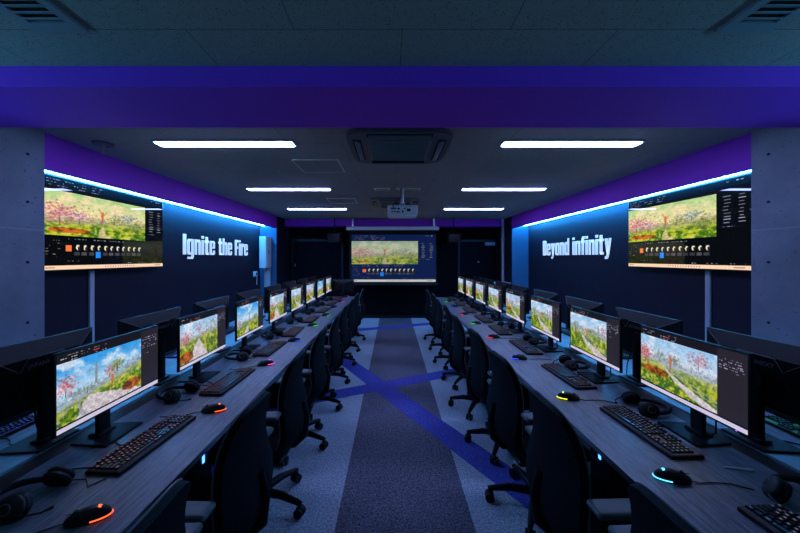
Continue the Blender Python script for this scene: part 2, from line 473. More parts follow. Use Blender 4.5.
def dashes(img, rng, r0, r1, c0, c1, n, col, fill=0.5):
    """rows of tiny illegible interface text"""
    h, w = img.shape[:2]
    for k in range(n):
        y = int(r0 + (r1 - r0) * (k + 0.5) / n)
        x = c0
        while x < c1:
            ln = rng.randint(1, 5)
            if rng.rand() < fill: img[y:y + 1, int(x):int(min(x + ln, c1))] = np.array(col) * (0.6 + 0.5 * rng.rand())
            x += ln + rng.randint(1, 4)

def monitor_picture(w, h, seed, p):
    rng = np.random.RandomState(seed + 50)
    img = np.zeros((h, w, 3)); img[:] = (0.095, 0.085, 0.11)
    a, b, c = int(0.035 * h) + 1, int(0.085 * h), int(0.885 * h)
    x1 = int(0.785 * w)
    img[b:c, 0:x1] = landscape(x1, c - b, seed, p)
    img[:, x1:] = (0.155, 0.140, 0.175)
    img[a:b, :] = (0.02, 0.02, 0.03)
    img[0:a + 1, :] = (0.80, 0.77, 0.87)
    for k in range(9):
        x = int(w * (0.40 + 0.025 * k)); img[a // 2:a // 2 + 1, x:x + 1] = [(0.2, 0.5, 0.9), (0.9, 0.6, 0.2), (0.3, 0.6, 0.4)][k % 3]
    dashes(img, rng, c, h - 1, int(0.03 * w), int(0.42 * w), 3, (0.62, 0.62, 0.66), 0.45)
    img[int(0.94 * h):int(0.94 * h) + 1, int(.29 * w):int(.34 * w)] = (0.8, 0.25, 0.25)
    dashes(img, rng, int(0.70 * h), int(0.90 * h), x1 + int(.015 * w), int(0.985 * w), 6, (0.62, 0.60, 0.72), 0.65)
    dashes(img, rng, int(0.60 * h), int(0.63 * h), x1 + int(.05 * w), int(0.9 * w), 1, (0.45, 0.43, 0.52), 0.6)
    return img

def editor_picture(w, h, seed, p, base, task, panel_gain=1.0, tint=(1, 1, 1)):
    rng = np.random.RandomState(seed + 90)
    img = np.zeros((h, w, 3)); img[:] = base
    x1, y0, y1 = int(0.795 * w), int(0.385 * h), int(0.865 * h)
    img[y0:y1, 0:x1] = landscape(x1, y1 - y0, seed, p)
    dashes(img, rng, int(0.90 * h), int(0.985 * h), int(0.02 * w), int(0.40 * w), 3, (0.60, 0.60, 0.64), 0.5)
    dashes(img, rng, int(0.955 * h), int(0.985 * h), int(0.86 * w), int(0.97 * w), 1, (0.8, 0.8, 0.85), 0.5)
    for k in range(9):
        y = int(h * (0.52 + 0.036 * k))
        for xa, xb in ((0.835, 0.885), (0.93, 0.975)):
            x = int(xa * w)
            img[y:y + max(1, h // 70), x + rng.randint(0, 3):int(xb * w) - rng.randint(0, 5)] = (np.array((0.62, 0.64, 0.72)) * (0.6 + 0.4 * rng.rand()))
    dashes(img, rng, int(0.46 * h), int(0.50 * h), int(0.81 * w), int(0.97 * w), 1, (0.5, 0.5, 0.6), 0.5)
    dashes(img, rng, int(0.325 * h), int(0.365 * h), int(0.13 * w), int(0.62 * w), 1, (0.6, 0.6, 0.62), 0.6)
    dashes(img, rng, int(0.14 * h), int(0.34 * h), int(0.015 * w), int(0.10 * w), 7, (0.55, 0.50, 0.40), 0.5)
    for k in range(12):
        xc = 0.155 + 0.052 * k; xa, xb = int((xc - 0.019) * w), int((xc + 0.019) * w)
        ya, yb = int(0.15 * h), int(0.29 * h)
        if k == 0:
            img[int(.21 * h):int(.275 * h), xa:xb] = (0.90, 0.45, 0.20)
            continue
        img[ya:yb, xa:xb] = np.array(base) * 0.7 + 0.01
        yy, xx = np.mgrid[0:h, 0:w]
        e = np.hypot((xx - (xc + 0.004) * w) / (0.013 * w), (yy - 0.25 * h) / (0.030 * h))
        img[e < 1] = (0.85, 0.80, 0.68)
        e2 = np.hypot((xx - (xc + 0.012) * w) / (0.010 * w), (yy - 0.236 * h) / (0.030 * h))
        img[e2 < 1] = (0.10, 0.10, 0.12)
        img[int(.165 * h):int(.205 * h), xa:xb] = np.array((0.30, 0.30, 0.32)) * (0.6 + 0.4 * rng.rand())
        if k == 4:
            img[int(.135 * h):int(.21 * h), xa:xb] = (0.13, 0.50, 0.90)
    dashes(img, rng, int(0.085 * h), int(0.125 * h), int(0.14 * w), int(0.24 * w), 1, (0.5, 0.5, 0.5), 0.7)
    dashes(img, rng, int(0.060 * h), int(0.085 * h), int(0.62 * w), int(0.98 * w), 1, (0.6, 0.6, 0.62), 0.5)
    ta, tb = int(0.014 * h), int(0.058 * h)
    img[0:ta] = np.array(base) * 0.5
    img[ta:tb] = task
    tc = (ta + tb) // 2
    for k in range(13):
        x = int(w * (0.42 + 0.021 * k)); img[tc - 1:tc + 1, x:x + max(2, w // 150)] = [(0.2, 0.5, 0.8), (0.85, 0.45, 0.2), (0.2, 0.55, 0.45), (0.5, 0.4, 0.5), (0.8, 0.3, 0.35)][k % 5]
    img[tc - 1:tc + 1, int(0.01 * w):int(0.07 * w)] = np.array(task) * 0.75
    img[tc - 1:tc + 1, int(0.90 * w):int(0.97 * w)] = np.array(task) * 0.72
    return np.clip(img * np.array(tint), 0, 1)

def picture_mesh(name, img, wid, hei, mat):
    """an upright picture facing -y, centred on x, with its base at z = 0"""
    h, w = img.shape[:2]
    lin = np.where(img <= 0.04045, img / 12.92, ((img + 0.055) / 1.055) ** 2.4)
    xs = np.linspace(-wid / 2, wid / 2, w + 1); zs = np.linspace(0, hei, h + 1)
    X, Z = np.meshgrid(xs, zs)
    co = np.stack([X, np.zeros_like(X), Z], -1).reshape(-1, 3)
    idx = np.arange((w + 1) * (h + 1)).reshape(h + 1, w + 1)
    q = np.stack([idx[:-1, :-1], idx[:-1, 1:], idx[1:, 1:], idx[1:, :-1]], -1).reshape(-1)
    me = bpy.data.meshes.new(name)
    nf = w * h
    me.vertices.add(len(co)); me.vertices.foreach_set('co', co.ravel().astype(np.float32))
    me.loops.add(nf * 4); me.loops.foreach_set('vertex_index', q.astype(np.int32))
    me.polygons.add(nf); me.polygons.foreach_set('loop_start', (np.arange(nf) * 4).astype(np.int32))
    me.update(calc_edges=True)
    at = me.color_attributes.new('picture', 'FLOAT_COLOR', 'CORNER')
    cols = np.ones((nf, 4, 4), np.float32)
    cols[:, :, :3] = lin.reshape(-1, 1, 3)
    at.data.foreach_set('color', cols.ravel())
    me.materials.append(mat)
    return me

BLUESKY = dict(sky_low=(0.72, 0.86, 0.97), sky_high=(0.20, 0.62, 0.93), cloud=(0.93, 0.95, 1.0), cl=0.85, far=(0.62, 0.66, 0.66), haze=(0.70, 0.74, 0.60))
PALESKY = dict(sky_low=(0.86, 0.90, 0.96), sky_high=(0.62, 0.80, 0.96), cloud=(0.93, 0.95, 1.0), cl=0.95, far=(0.64, 0.70, 0.76), haze=(0.74, 0.76, 0.70))
PICS = {
    'L0': dict(BLUESKY, h0=0.40, slope=0.30, path=(0.30, 0.10, 0.42, 0.20), trees=[(0.08, 0.62, 0.10, 0.14, 60, 'red'), (0.66, 0.66, 0.10, 0.10, 45, 'green'), (0.56, 0.60, 0.05, 0.09, 25, 'pink'), (0.3, 0.45, 0.2, 0.06, 40, 'grey')],
               tower=(0.40, 0.50, 0.26), bush=(0.86, 0.16, 0.15, 0.11), figure=(0.585, 0.38, 0.16), rails=[-0.25, -0.5]),
    'L1': dict(PALESKY, h0=0.58, slope=0.10, path=(0.45, 0.00, 0.30, -0.05), trees=[(0.12, 0.62, 0.14, 0.15, 90, 'red'), (0.80, 0.80, 0.2, 0.14, 60, 'grey'), (0.46, 0.80, 0.12, 0.12, 30, 'pink'), (0.72, 0.32, 0.05, 0.22, 60, 'green'), (0.93, 0.30, 0.05, 0.22, 60, 'green')],
               bush=(0.14, 0.14, 0.19, 0.15), figure=(0.56, 0.50, 0.13)),
    'L2': dict(BLUESKY, h0=0.34, slope=0.12, path=(0.50, -0.10, 0.10, 0.0), trees=[(0.10, 0.44, 0.10, 0.12, 50, 'pink'), (0.85, 0.46, 0.12, 0.08, 40, 'green'), (0.35, 0.36, 0.2, 0.06, 50, 'green')],
               tower=(0.55, 0.42, 0.28), figure=(0.58, 0.32, 0.10)),
    'R0': dict(PALESKY, h0=0.50, slope=-0.02, path=(0.34, 0.22, 0.16, 0.42), trees=[(0.06, 0.62, 0.09, 0.17, 100, 'red'), (0.30, 0.66, 0.09, 0.10, 40, 'grey'), (0.50, 0.66, 0.07, 0.09, 40, 'grey'), (0.80, 0.80, 0.12, 0.13, 60, 'pink')],
               bush=(0.22, 0.30, 0.22, 0.09), figure=(0.44, 0.55, 0.17), rails=[0.22, 0.40]),
    'R1': dict(PALESKY, h0=0.56, slope=-0.04, path=(0.30, 0.10, 0.22, 0.55), trees=[(0.16, 0.66, 0.10, 0.13, 60, 'grey'), (0.92, 0.70, 0.06, 0.16, 40, 'pink'), (0.62, 0.62, 0.16, 0.08, 40, 'green'), (0.28, 0.40, 0.10, 0.10, 40, 'green')],
               tower=(0.80, 0.58, 0.2), figure=(0.48, 0.50, 0.15), rails=[0.25, 0.45]),
    'TV': dict(sky_low=(0.92, 0.86, 0.62), sky_high=(0.66, 0.80, 0.52), cloud=(0.95, 0.84, 0.66), cl=0.8, far=(0.62, 0.62, 0.45), haze=(0.70, 0.70, 0.45), h0=0.36, slope=0.08, path=(0.52, -0.10, 0.07, 0.1), path_col=(0.80, 0.74, 0.50),
               trees=[(0.12, 0.52, 0.22, 0.22, 130, 'red'), (0.28, 0.48, 0.12, 0.14, 50, 'pink'), (0.78, 0.58, 0.14, 0.10, 50, 'grey'), (0.62, 0.50, 0.08, 0.10, 20, 'green'), (0.9, 0.35, 0.12, 0.12, 60, 'green')],
               bush=(0.20, 0.12, 0.20, 0.07), figure=(0.49, 0.52, 0.17)),
}

# ------------------------------------------------------------------ the setting
XW, XS, HC = 3.08, 2.70, 2.51        # side wall, soffit face, ceiling height
Y0, YA, YR, YF = -2.6, 2.50, 7.47, 8.40   # back wall, column face, return wall, far wall
ZB = 2.405                                 # underside of the cross beam

struct('ceiling', MB().box((-3.7, Y0, HC), (3.7, YF + .2, HC + .08)), M['ceiling'])
fl = MB().box((-3.7, Y0, -0.05), (3.7, YF + .2, 0))
struct('floor', fl, M['carpet_pale'])
# inlaid carpet bands (1 mm proud of each other)
tag_floor = MB().box((-0.368, Y0, 0), (0.432, YF, 0.0012))
struct('floor_band', tag_floor, M['carpet_dark'])
def floor_stripe(p, q, w, z):
    p, q = V(*p), V(*q); d = (q - p).normalized(); n = V(-d.y, d.x) * (w / 2)
    pts = [p + n, p - n, q - n, q + n]
    mb = MB(); mb.prism([(a.x, a.y) for a in pts][::1], 0, z)
    return struct('floor_stripe', mb, M['carpet_blue'])
floor_stripe((-1.45, 6.10), (2.1, 0.0), 0.235, 0.0022)
floor_stripe((-2.6, 2.76), (2.6, 5.29), 0.235, 0.0024)
floor_stripe((-2.2, 6.45), (2.6, 8.70 - .35), 0.235, 0.0026)
floor_stripe((-2.6, 4.55), (-0.4, 0.75), 0.235, 0.0020)

for s, nm in ((-1, 'left'), (1, 'right')):
    def bx(x0, x1, y0, y1, z0, z1):
        a, b = sorted((s * x0, s * x1)); return MB().box((a, y0, z0), (b, y1, z1))
    struct('wall_' + nm, bx(XW, XW + .2, Y0, YR, 0, HC), M['wall'])
    struct('wall_%s_return' % nm, bx(XS, XW + .2, YR, YF, 0, HC), M['wall'])
    # drop fascia along the wall, with the open light cove behind it
    struct('trim_%d' % (1 if s < 0 else 2), bx(XS, XS + .05, 2.46, YR + .01, 2.235, HC), M['purple'])
    struct('trim_%d' % (5 if s < 0 else 6), bx(XS + .05, XS + .062, 2.46, YR - .012, 2.238, HC), M['dark'])  # unseen black lining added to stop LED light bouncing off the fascia back
    struct('trim_%d' % (3 if s < 0 else 4), bx(XS + .004, XW, YR - .012, YR, 0, HC), M['wall_blue'])  # thin added facing that carries the LED glow in its colour
    struct('baseboard_' + nm, bx(XW - .012, XW, 2.428, YR - .012, 0, .075), M['black'])
    # concrete column standing out of the wall
    col = bx(2.64, XW, 1.70, 2.428, 0, HC)
    c = struct('column', col, M['concrete'])
    for y in (2.315, 1.86):
        for z in (2.29, 1.95, 1.52, 1.09):
            a, b = sorted((s * 2.636, s * 2.642))
            part('tie_hole', MB().cyl((a, y, z), (b, y, z), .009, seg=14), M['dark'], c)
    # LED strip in the cove
    for ya, yb, which in ((2.48, YR - .03, 'far'), (Y0 + .1, 1.60, 'near')):
        t = thing('led_strip', ('cyan LED strip glowing in the cove above the %s lettering' if which == 'far' else 'cyan LED strip on the wall before the columns, %s side') % SIDE[s], 'light strip',
                  (s * (XW - .105), (ya + yb) / 2, 2.287 if which == 'far' else 1.95))
        h = (yb - ya) / 2
        if which == 'far':
            part('channel', MB().box((-.012, -h, .012), (.012, h, .02)), M['steel'], t)
        else:
            a, b = sorted((s * .10, -s * .05))
            part('uplight_shield', MB().box((a, -h, -.05), (b, h, -.035)).box((b - .008 if s < 0 else a, -h, -.035), (b if s < 0 else a + .008, h, .0)), M['black'], t)  # unseen shield added below the strip so it shines only upward
        part('diffuser', MB().box((-.009, -h, -.008), (.009, h, .012), .003), M['cove' if which == 'far' else 'cove_near'], t)
        for q in range(5):
            yy = -h + .1 + q * (2 * h - .2) / 4
            a, b = sorted((0, s * .110))
            part('bracket', MB().box((a, yy - .012, .013), (b, yy + .012, .019)), M['steel'], t)

struct('wall_far', MB().box((-3.7, YF, 0), (3.7, YF + .2, HC)), M['wall_far'])
struct('wall_back', MB().box((-3.7, Y0 - .2, 0), (3.7, Y0, HC)), M['wall'])
struct('baseboard_far', MB().box((-XS, YF - .012, 0), (XS, YF, .075)), M['black'])
struct('beam', MB().box((-3.7, 1.625, ZB), (3.7, 2.13, HC)), M['purple'])
struct('far_beam', MB().box((-XS, 8.02, 2.34), (XS, YF, HC)), M['purple'])

# far doors
d1 = struct('door_1', MB().box((1.69, YF - .03, 0), (2.62, YF, 1.97), .004), M['door'])
part('door_frame', MB().box((1.64, YF - .045, 0), (1.69, YF, 2.02)).box((2.62, YF - .045, 0), (2.67, YF, 2.02)).box((1.69, YF - .045, 1.97), (2.62, YF, 2.02)), M['charcoal'], d1)
part('door_handle', MB().cyl((2.17, YF - .05, 1.45), (2.17, YF - .03, 1.45), .018).cyl((1.78, YF - .07, 1.02), (1.78, YF - .03, 1.02), .022).box((1.77, YF - .085, 1.0), (1.90, YF - .065, 1.03), .006), M['steel'], d1)
sg = tag(link('door_plate', MB().box((2.34, YF - .042, 1.875), (2.60, YF - .030, 1.955), .003).mesh('door_plate', M['sign']), None), 'small pale blue plate at the top of the far black door', 'sign')
d2 = struct('door_2', MB().box((-2.58, YF - .035, 0), (-1.36, YF, 1.98), .004), M['door'])
part('door_frame', MB().box((-2.64, YF - .05, 0), (-2.58, YF, 2.04)).box((-2.58, YF - .05, 1.98), (-1.3, YF, 2.04)).box((-1.36, YF - .05, 0), (-1.30, YF, 1.98)), M['charcoal'], d2)
part('door_handle', MB().box((-2.55, YF - .050, 1.33), (-2.53, YF - .035, 1.40), .005), M['steel'], d2)

# ------------------------------------------------------------------ ceiling lamps
def ceiling_lamp(x, y, label, group):
    t = thing('ceiling_light', label, 'ceiling light', (x, y, HC), 0, group)
    part('housing', MB().box((-.575, -.066, -.014), (-.563, .066, 0)).box((.563, -.066, -.014), (.575, .066, 0)).box((-.563, -.066, -.014), (.563, -.056, 0)).box((-.563, .056, -.014), (.563, .066, 0)).box((-.563, -.056, -.003), (.563, .056, 0)), M['vent'], t)
    part('diffuser', MB().box((-.562, -.050, -.022), (.562, .050, -.003), .008), M['tube'], t)
rows = ['first row past the beam', 'second row past the beam', 'third row past the beam']
for r, y, xl, xr in ((0, 2.70, -1.425, 1.44), (1, 4.48, -1.465, 1.49), (2, 6.28, -1.495, 1.525)):
    for sd, x in ((-1, xl), (1, xr)):
        ceiling_lamp(x, y, 'linear ceiling light on the %s side, %s' % (SIDE[sd], rows[r]), 'linear ceiling lights')

# ------------------------------------------------------------------ ceiling air conditioners
def air_conditioner(x, y, label):
    t = thing('ceiling_air_conditioner', label, 'air conditioner', (x, y, HC))
    a = .42
    def ring(n=40):
        pts = []
        for k in range(n):
            th = 2 * PI * k / n; c, s_ = math.cos(th), math.sin(th); e = 0.34
            pts.append((a * math.copysign(abs(c) ** e, c), a * math.copysign(abs(s_) ** e, s_)))
        return pts
    p = ring()
    mb = MB(); mb.prism(p, -.022, 0); mb.prism([(q[0] * .97, q[1] * .97) for q in p], -.034, -.02)
    part('panel', mb, M['ac_panel'], t)
    g = MB(); g.box((-.255, -.255, -.044), (.255, .255, -.030), .006)
    part('intake_grille', g, M['ac_grille'], t)
    sl = MB()
    for k in range(17): sl.box((-.235, -.232 + k * .029 - .004, -.048), (.235, -.232 + k * .029 + .004, -.043))
    part('grille_slats', sl, M['ac_panel'], t)
    for k in range(4):
        R = Matrix.Rotation(k * PI / 2, 4, 'Z')
        sl = MB(); sl.box((-.25, .305, -.040), (.25, .37, -.0335), mat=R)
        o = part('air_slot', sl, M['dark'], t)
        f = MB(); f.box((-.24, -.026, -.003), (.24, .026, .003), .002, mat=R @ Matrix.Translation((0, .335, -.045)) @ Matrix.Rotation(math.radians(18), 4, 'X'))
        part('air_flap', f, M['ac_panel'], t)
air_conditioner(0.015, 2.80, 'large ceiling air conditioner just past the purple beam')
air_conditioner(0.0, 5.55, 'smaller-looking ceiling air conditioner behind the projector')

# ceiling vents before the beam
for s in (-1, 1):
    t = thing('ceiling_vent', 'long louvred ceiling vent before the beam, %s side' % SIDE[s], 'vent', (s * 1.43, 1.01, HC), 0, 'louvred ceiling vents')
    part('frame', MB().box((-.11, -.36, -.012), (-.075, .36, 0)).box((.075, -.36, -.012), (.11, .36, 0)).box((-.075, .30, -.012), (.075, .36, 0)).box((-.075, -.36, -.012), (.075, -.30, 0)), M['vent'], t)
    part('duct_opening', MB().box((-.075, -.30, -.003), (.075, .30, 0)), M['dark'], t)
    sl = MB()
    for k in range(18):
        sl.box((-.075, -.013, -.0012), (.075, .013, .0012), mat=Matrix.Translation((0, -.28 + k * .033, -.010)) @ Matrix.Rotation(math.radians(22), 4, 'X'))
    part('louvres', sl, M['vent'], t)

# ceiling hatches, plates, detector
def hatch(x, y, w, label):
    t = thing('ceiling_hatch', label, 'hatch', (x, y, HC))
    h = w / 2; e = .010
    part('frame', MB().box((-h, -h, -.004), (-h + e, h, 0)).box((h - e, -h, -.004), (h, h, 0)).box((-h, -h, -.004), (h, -h + e, 0)).box((-h, h - e, -.004), (h, h, 0)), M['hatch'], t)
    part('hatch_lid', MB().box((-h + e, -h + e, -.002), (h - e, h - e, 0)), M['ceiling'], t)
hatch(-.80, 3.40, .46, 'square ceiling access hatch with thin frame, the nearer one')
hatch(-.88, 5.45, .46, 'square ceiling access hatch beyond the projector row, the farther one')
for x, nm in ((-.185, 'fixed on the Ignite the Fire side of the projector mount'), (.235, 'fixed on the Beyond infinity side of the projector mount')):
    t = thing('ceiling_plate', 'narrow pale metal ceiling plate ' + nm, 'ceiling plate', (x, 4.50, HC))
    part('plate', MB().box((-.11, -.05, -.012), (.11, .05, 0), .003), M['hatch'], t)
    part('slot', MB().box((-.085, -.012, -.014), (.085, .012, -.0118)), M['dark'], t)
t = thing('smoke_detector', 'round dark ceiling detector beside the purple fascia near the column', 'smoke detector', (-2.46, 2.72, HC))
part('base', MB().cyl((0, 0, -.016), (0, 0, 0), .068, .076, 28), M['ac_panel'], t)
part('sensor', MB().cyl((0, 0, -.085), (0, 0, -.018), .010, .014, 12).cyl((0, 0, -.088), (0, 0, -.083), .016, seg=12), M['vent'], t)

# projector
t = thing('projector', 'white projector hanging from the ceiling in front of the screen', 'projector', (.095, 4.45, 2.185))
part('body', MB().box((-.200, -.15, -.062), (.200, .15, .068), .018, 3), M['proj_body'], t)
part('underside_cover', MB().box((-.19, -.14, -.076), (.19, .14, -.060), .006), M['white'], t)
pt = MB()
for k, (x, z, w, h) in enumerate(((-.14, .02, .03, .018), (-.10, .02, .03, .018), (-.055, .018, .035, .02), (-.14, -.02, .02, .02), (-.105, -.02, .02, .02), (-.06, -.025, .045, .016), (.0, -.02, .02, .03), (.03, .02, .03, .012), (.08, .0, .05, .035))):
    pt.box((x - w / 2, -.153, z - h / 2), (x + w / 2, -.148, z + h / 2))
part('port', pt, M['dark'], t)
part('lens', MB().cyl((.1, .14, 0), (.1, .19, 0), .045, .05, 24), M['black_gloss'], t)
part('ceiling_plate', MB().box((-.09, -.07, .313), (.09, .07, .325), .004), M['steel'], t)
part('mount_pole', MB().cyl((0, 0, .10), (0, 0, .315), .020, seg=16).box((-.045, -.045, .09), (.045, .045, .115), .006), M['steel'], t)
for k in range(4):
    a = PI / 4 + k * PI / 2
    part('mount_arm', MB().tube([(.02 * math.cos(a), .02 * math.sin(a), .10), (.10 * math.cos(a), .10 * math.sin(a), .105), (.14 * math.cos(a), .11 * math.sin(a), .072)], .008, 8), M['black'], t)
part('cable', MB().tube([(-.12, -.15, .02), (-.13, -.19, .05), (-.08, -.16, .12), (-.02, -.06, .18), (-.025, -.02, .3), (-.025, -.02, .32)], .006, 8), M['black'], t)

# loudspeakers hung beside the screen
for s in (-1, 1):
    t = thing('loudspeaker', 'dark loudspeaker hung from the ceiling on the %s side of the projection screen' % SIDE[s], 'loudspeaker', (s * 1.42, 7.75, 2.02), 0)
    part('cabinet', MB().box((-.15, -.10, -.11), (.15, .10, .11), .02, 3), M['black'], t)
    part('speaker_grille', MB().box((-.135, -.108, -.095), (.135, -.098, .095), .004), M['charcoal'], t)
    part('bracket', MB().cyl((0, 0, .10), (0, 0, HC - 2.02), .014).tube([(-.16, 0, 0), (-.17, 0, .12), (0, 0, .16), (.17, 0, .12), (.16, 0, 0)], .010, 8), M['black'], t)

# projection screen
t = thing('projection_screen', 'white-cased roll-down projection screen showing the game editor', 'projection screen', (0, 7.86, 0))
sw, zt, zb_ = 2.03, 2.065, 0.965
part('case', MB().box((-1.16, -.06, 2.22), (1.08, .06, 2.31), .02, 3), M['white'], t)
for x in (-1.0, .96): part('hanger', MB().box((x - .02, -.02, 2.30), (x + .02, .02, HC)), M['steel'], t)
part('fabric', MB().box((-1.09, -.002, .925), (1.03, .004, 2.22)), M['dark'], t)
img = editor_picture(220, 124, 3, dict(PICS['TV'], bush=(0.18, 0.10, 0.14, 0.05), sky_low=(0.84, 0.87, 0.72), sky_high=(0.58, 0.70, 0.58), cloud=(0.88, 0.88, 0.76), haze=(0.72, 0.76, 0.58)), (0.055, 0.12, 0.30), (0.80, 0.80, 0.78))
va, ua = int(.385 * 124), int(.795 * 220)
img[va:int(.865 * 124), :ua] = img[va:int(.865 * 124), :ua] * .72 + np.array((0.80, 0.84, 0.72)) * .22
o = link('picture', picture_mesh('projected_picture', img, sw, zt + .05 - zb_, M['projection']), t); o.location = (-.015, -.004, zb_)
part('bottom_bar', MB().box((-1.12, -.02, .89), (1.06, .02, .93), .006), M['charcoal'], t)

# ------------------------------------------------------------------ wall televisions, ducts, lettering
def text_mesh(name, body, height, squeeze, extrude, offset, mat, spacing=1.0):
    cu = bpy.data.curves.new(name, 'FONT'); cu.body = body
    cu.align_x = 'CENTER'; cu.extrude = extrude / 1.0; cu.offset = offset; cu.size = 1.0; cu.space_character = spacing
    ob = bpy.data.objects.new(name, cu); COL.objects.link(ob)
    bpy.context.view_layer.update()
    dg = bpy.context.evaluated_depsgraph_get()
    me = bpy.data.meshes.new_from_object(ob.evaluated_get(dg))
    bpy.data.objects.remove(ob); bpy.data.curves.remove(cu)
    me.materials.clear(); me.materials.append(mat); me.name = name
    ys = [v.co.y for v in me.vertices]
    k = height / 0.73
    for v in me.vertices:     # letters stand upright facing -y
        x, y, z = v.co
        v.co = (x * k * squeeze, -z, y * k)
    return me

def rects(*r): return [[(a, b), (c, b), (c, d), (a, d)] for a, b, c, d in r]
GLYPH = {   # heavy condensed letters, capital height 1: (advance, outline polygons)
    'I': (.22, rects((0, 0, .22, 1))),
    'g': (.47, rects((0, .05, .17, .73), (.31, -.15, .47, .78), (.05, .66, .31, .78), (.05, 0, .31, .11), (.02, -.22, .42, -.11))),
    'n': (.47, rects((0, 0, .17, .78), (.31, 0, .47, .72), (.17, .64, .42, .78))),
    'i': (.20, rects((0, 0, .20, .78), (0, .86, .20, 1))),
    't': (.35, rects((.06, .04, .26, .97), (-.02, .66, .36, .78), (.10, 0, .36, .12))),
    'e': (.47, rects((0, .06, .17, .72), (.06, .66, .41, .78), (.31, .36, .47, .72), (.17, .36, .32, .44), (.06, 0, .41, .12), (.31, .06, .47, .25))),
    'h': (.47, rects((0, 0, .17, 1), (.31, 0, .47, .72), (.17, .64, .42, .78))),
    'F': (.42, rects((0, 0, .21, 1), (.2, .84, .43, 1), (.2, .43, .39, .58))),
    'r': (.34, rects((0, 0, .17, .78), (.17, .58, .35, .78))),
    'B': (.50, rects((0, 0, .21, 1), (.2, .87, .42, 1), (.30, .55, .49, .95), (.2, .46, .44, .57), (.30, .05, .51, .48), (.2, 0, .44, .13))),
    'y': (.47, [[(0, .78), (.20, .78), (.30, .22), (.24, 0), (.16, .02)], [(.31, .78), (.47, .78), (.32, .0), (.26, -.16), (.18, -.22), (.02, -.22), (.02, -.10), (.12, -.09), (.17, .02)]]),
    'o': (.47, rects((0, .06, .17, .72), (.31, .06, .47, .72), (.06, .66, .41, .78), (.06, 0, .41, .12))),
    'd': (.47, rects((0, .06, .17, .72), (.31, 0, .47, 1), (.06, .66, .31, .78), (.06, 0, .31, .12))),
    'f': (.33, rects((.06, 0, .26, .92), (.12, .87, .36, 1), (-.01, .66, .35, .78))),
    ' ': (.20, []),
}
def sign_mesh(name, body, height, length, depth, mat):
    mb = MB(); x = 0
    for ch in body:
        adv, polys = GLYPH[ch]
        for p in polys: mb.prism([(x + a, b) for a, b in p], 0, 1)
        x += adv + .085
    x -= .085
    for v in mb.bm.verts:
        a, b, c = v.co
        v.co = ((a - x / 2) * length / x, -c * depth, b * height)
    return mb.mesh(name, mat, 0)

EM = editor_picture(240, 135, 3, PICS['TV'], (0.022, 0.028, 0.032), (0.93, 0.78, 0.66))
TVM = picture_mesh('television_picture', EM, 1.428, .826, M['tv_screen'])
for s in (-1, 1):
    rz = -s * PI / 2
    t = thing('wall_television', 'large wall television showing the game editor beside the %s lettering' % SIDE[s], 'television', (s * (XW - .085), 3.462, 1.853), rz, 'wall televisions')
    part('frame', MB().box((-.724, -.0, -.425), (.724, .032, .425), .004), M['black'], t)
    o = link('screen', TVM, t); o.location = (0, -.0012, -.413)
    part('rear_housing', MB().box((-.55, .032, -.36), (.55, .055, .25), .008), M['charcoal'], t)
    part('wall_bracket', MB().box((-.25, .05, -.2), (.25, .085, .2)), M['steel'], t)
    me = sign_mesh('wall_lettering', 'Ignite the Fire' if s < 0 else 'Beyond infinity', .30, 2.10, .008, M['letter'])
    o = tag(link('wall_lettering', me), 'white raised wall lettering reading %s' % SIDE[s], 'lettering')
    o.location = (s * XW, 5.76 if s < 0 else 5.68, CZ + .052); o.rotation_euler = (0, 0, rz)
    # cable duct below the television
    y = 3.27 if s < 0 else 3.20
    t = thing('cable_duct', 'pale vertical cable duct running down the wall below the %s television' % SIDE[s], 'cable duct', (s * XW, y, 0), rz)
    part('channel', MB().box((-.024, -.022, .08), (.024, 0, 1.56), .004), M['duct'], t)
    part('end_cover', MB().box((-.028, -.026, 1.46), (.028, 0, 1.52), .004), M['duct'], t)

# cabinet, outlet and duct at the far end of the Ignite the Fire wall
t = thing('wall_cabinet', 'white steel wall cabinet at the far end of the Ignite the Fire wall', 'cabinet', (-2.895, 7.14, 1.33))
part('body', MB().box((-.075, 0, 0), (.065, .318, .70), .004), M['white'], t)
part('door', MB().box((.066, .008, .01), (.076, .317, .69), .003), M['white'], t)
part('latch', MB().box((.076, .14, .32), (.082, .165, .40), .003), M['dark'], t)
t = thing('cable_duct', 'wide pale duct rising to the white wall cabinet', 'cable duct', (-2.90, YR - .012, 0))
part('channel', MB().box((-.065, -.05, 0), (.065, 0, 1.33), .004), M['duct'], t)
part('end_cover', MB().box((-.070, -.055, 1.26), (.070, 0, 1.325), .004), M['duct'], t)
t = thing('wall_outlet', 'small white wall box with short cable beside the wide duct', 'outlet', (-XW, 7.15, 1.20))
part('box', MB().box((0, -.07, -.055), (.045, .07, .055), .006), M['white'], t)
part('socket', MB().box((.045, -.03, -.03), (.048, .03, .03), .002), M['charcoal'], t)
part('cable', MB().tube([(.03, .05, -.05), (.035, .055, -.12), (.03, .06, -.24)], .008, 8), M['white'], t)

# far right corner: slim pipe and low counter
t = thing('wall_pipe', 'thin grey vertical pipe in the far corner beside the black door', 'pipe', (2.66, 7.95, 0))
part('tube', MB().cyl((0, 0, 0), (0, 0, HC), .032, seg=16), M['duct'], t)
part('clip', MB().box((-.04, -.04, 2.0), (.04, .04, 2.03), .004), M['steel'], t)
t = thing('low_cabinet', 'low dark cabinet with a pale top edge in the far corner by the pipe', 'cabinet', (2.45, 7.72, 0))
part('body', MB().box((-.23, -.2, .02), (.23, .2, .95), .006), M['black'], t)
part('top', MB().box((-.25, -.22, .95), (.25, .22, .975), .004), M['duct'], t)
part('door', MB().box((-.22, -.212, .05), (-.003, -.2, .87), .003).box((.003, -.212, .05), (.22, -.2, .87), .003), M['charcoal'], t)

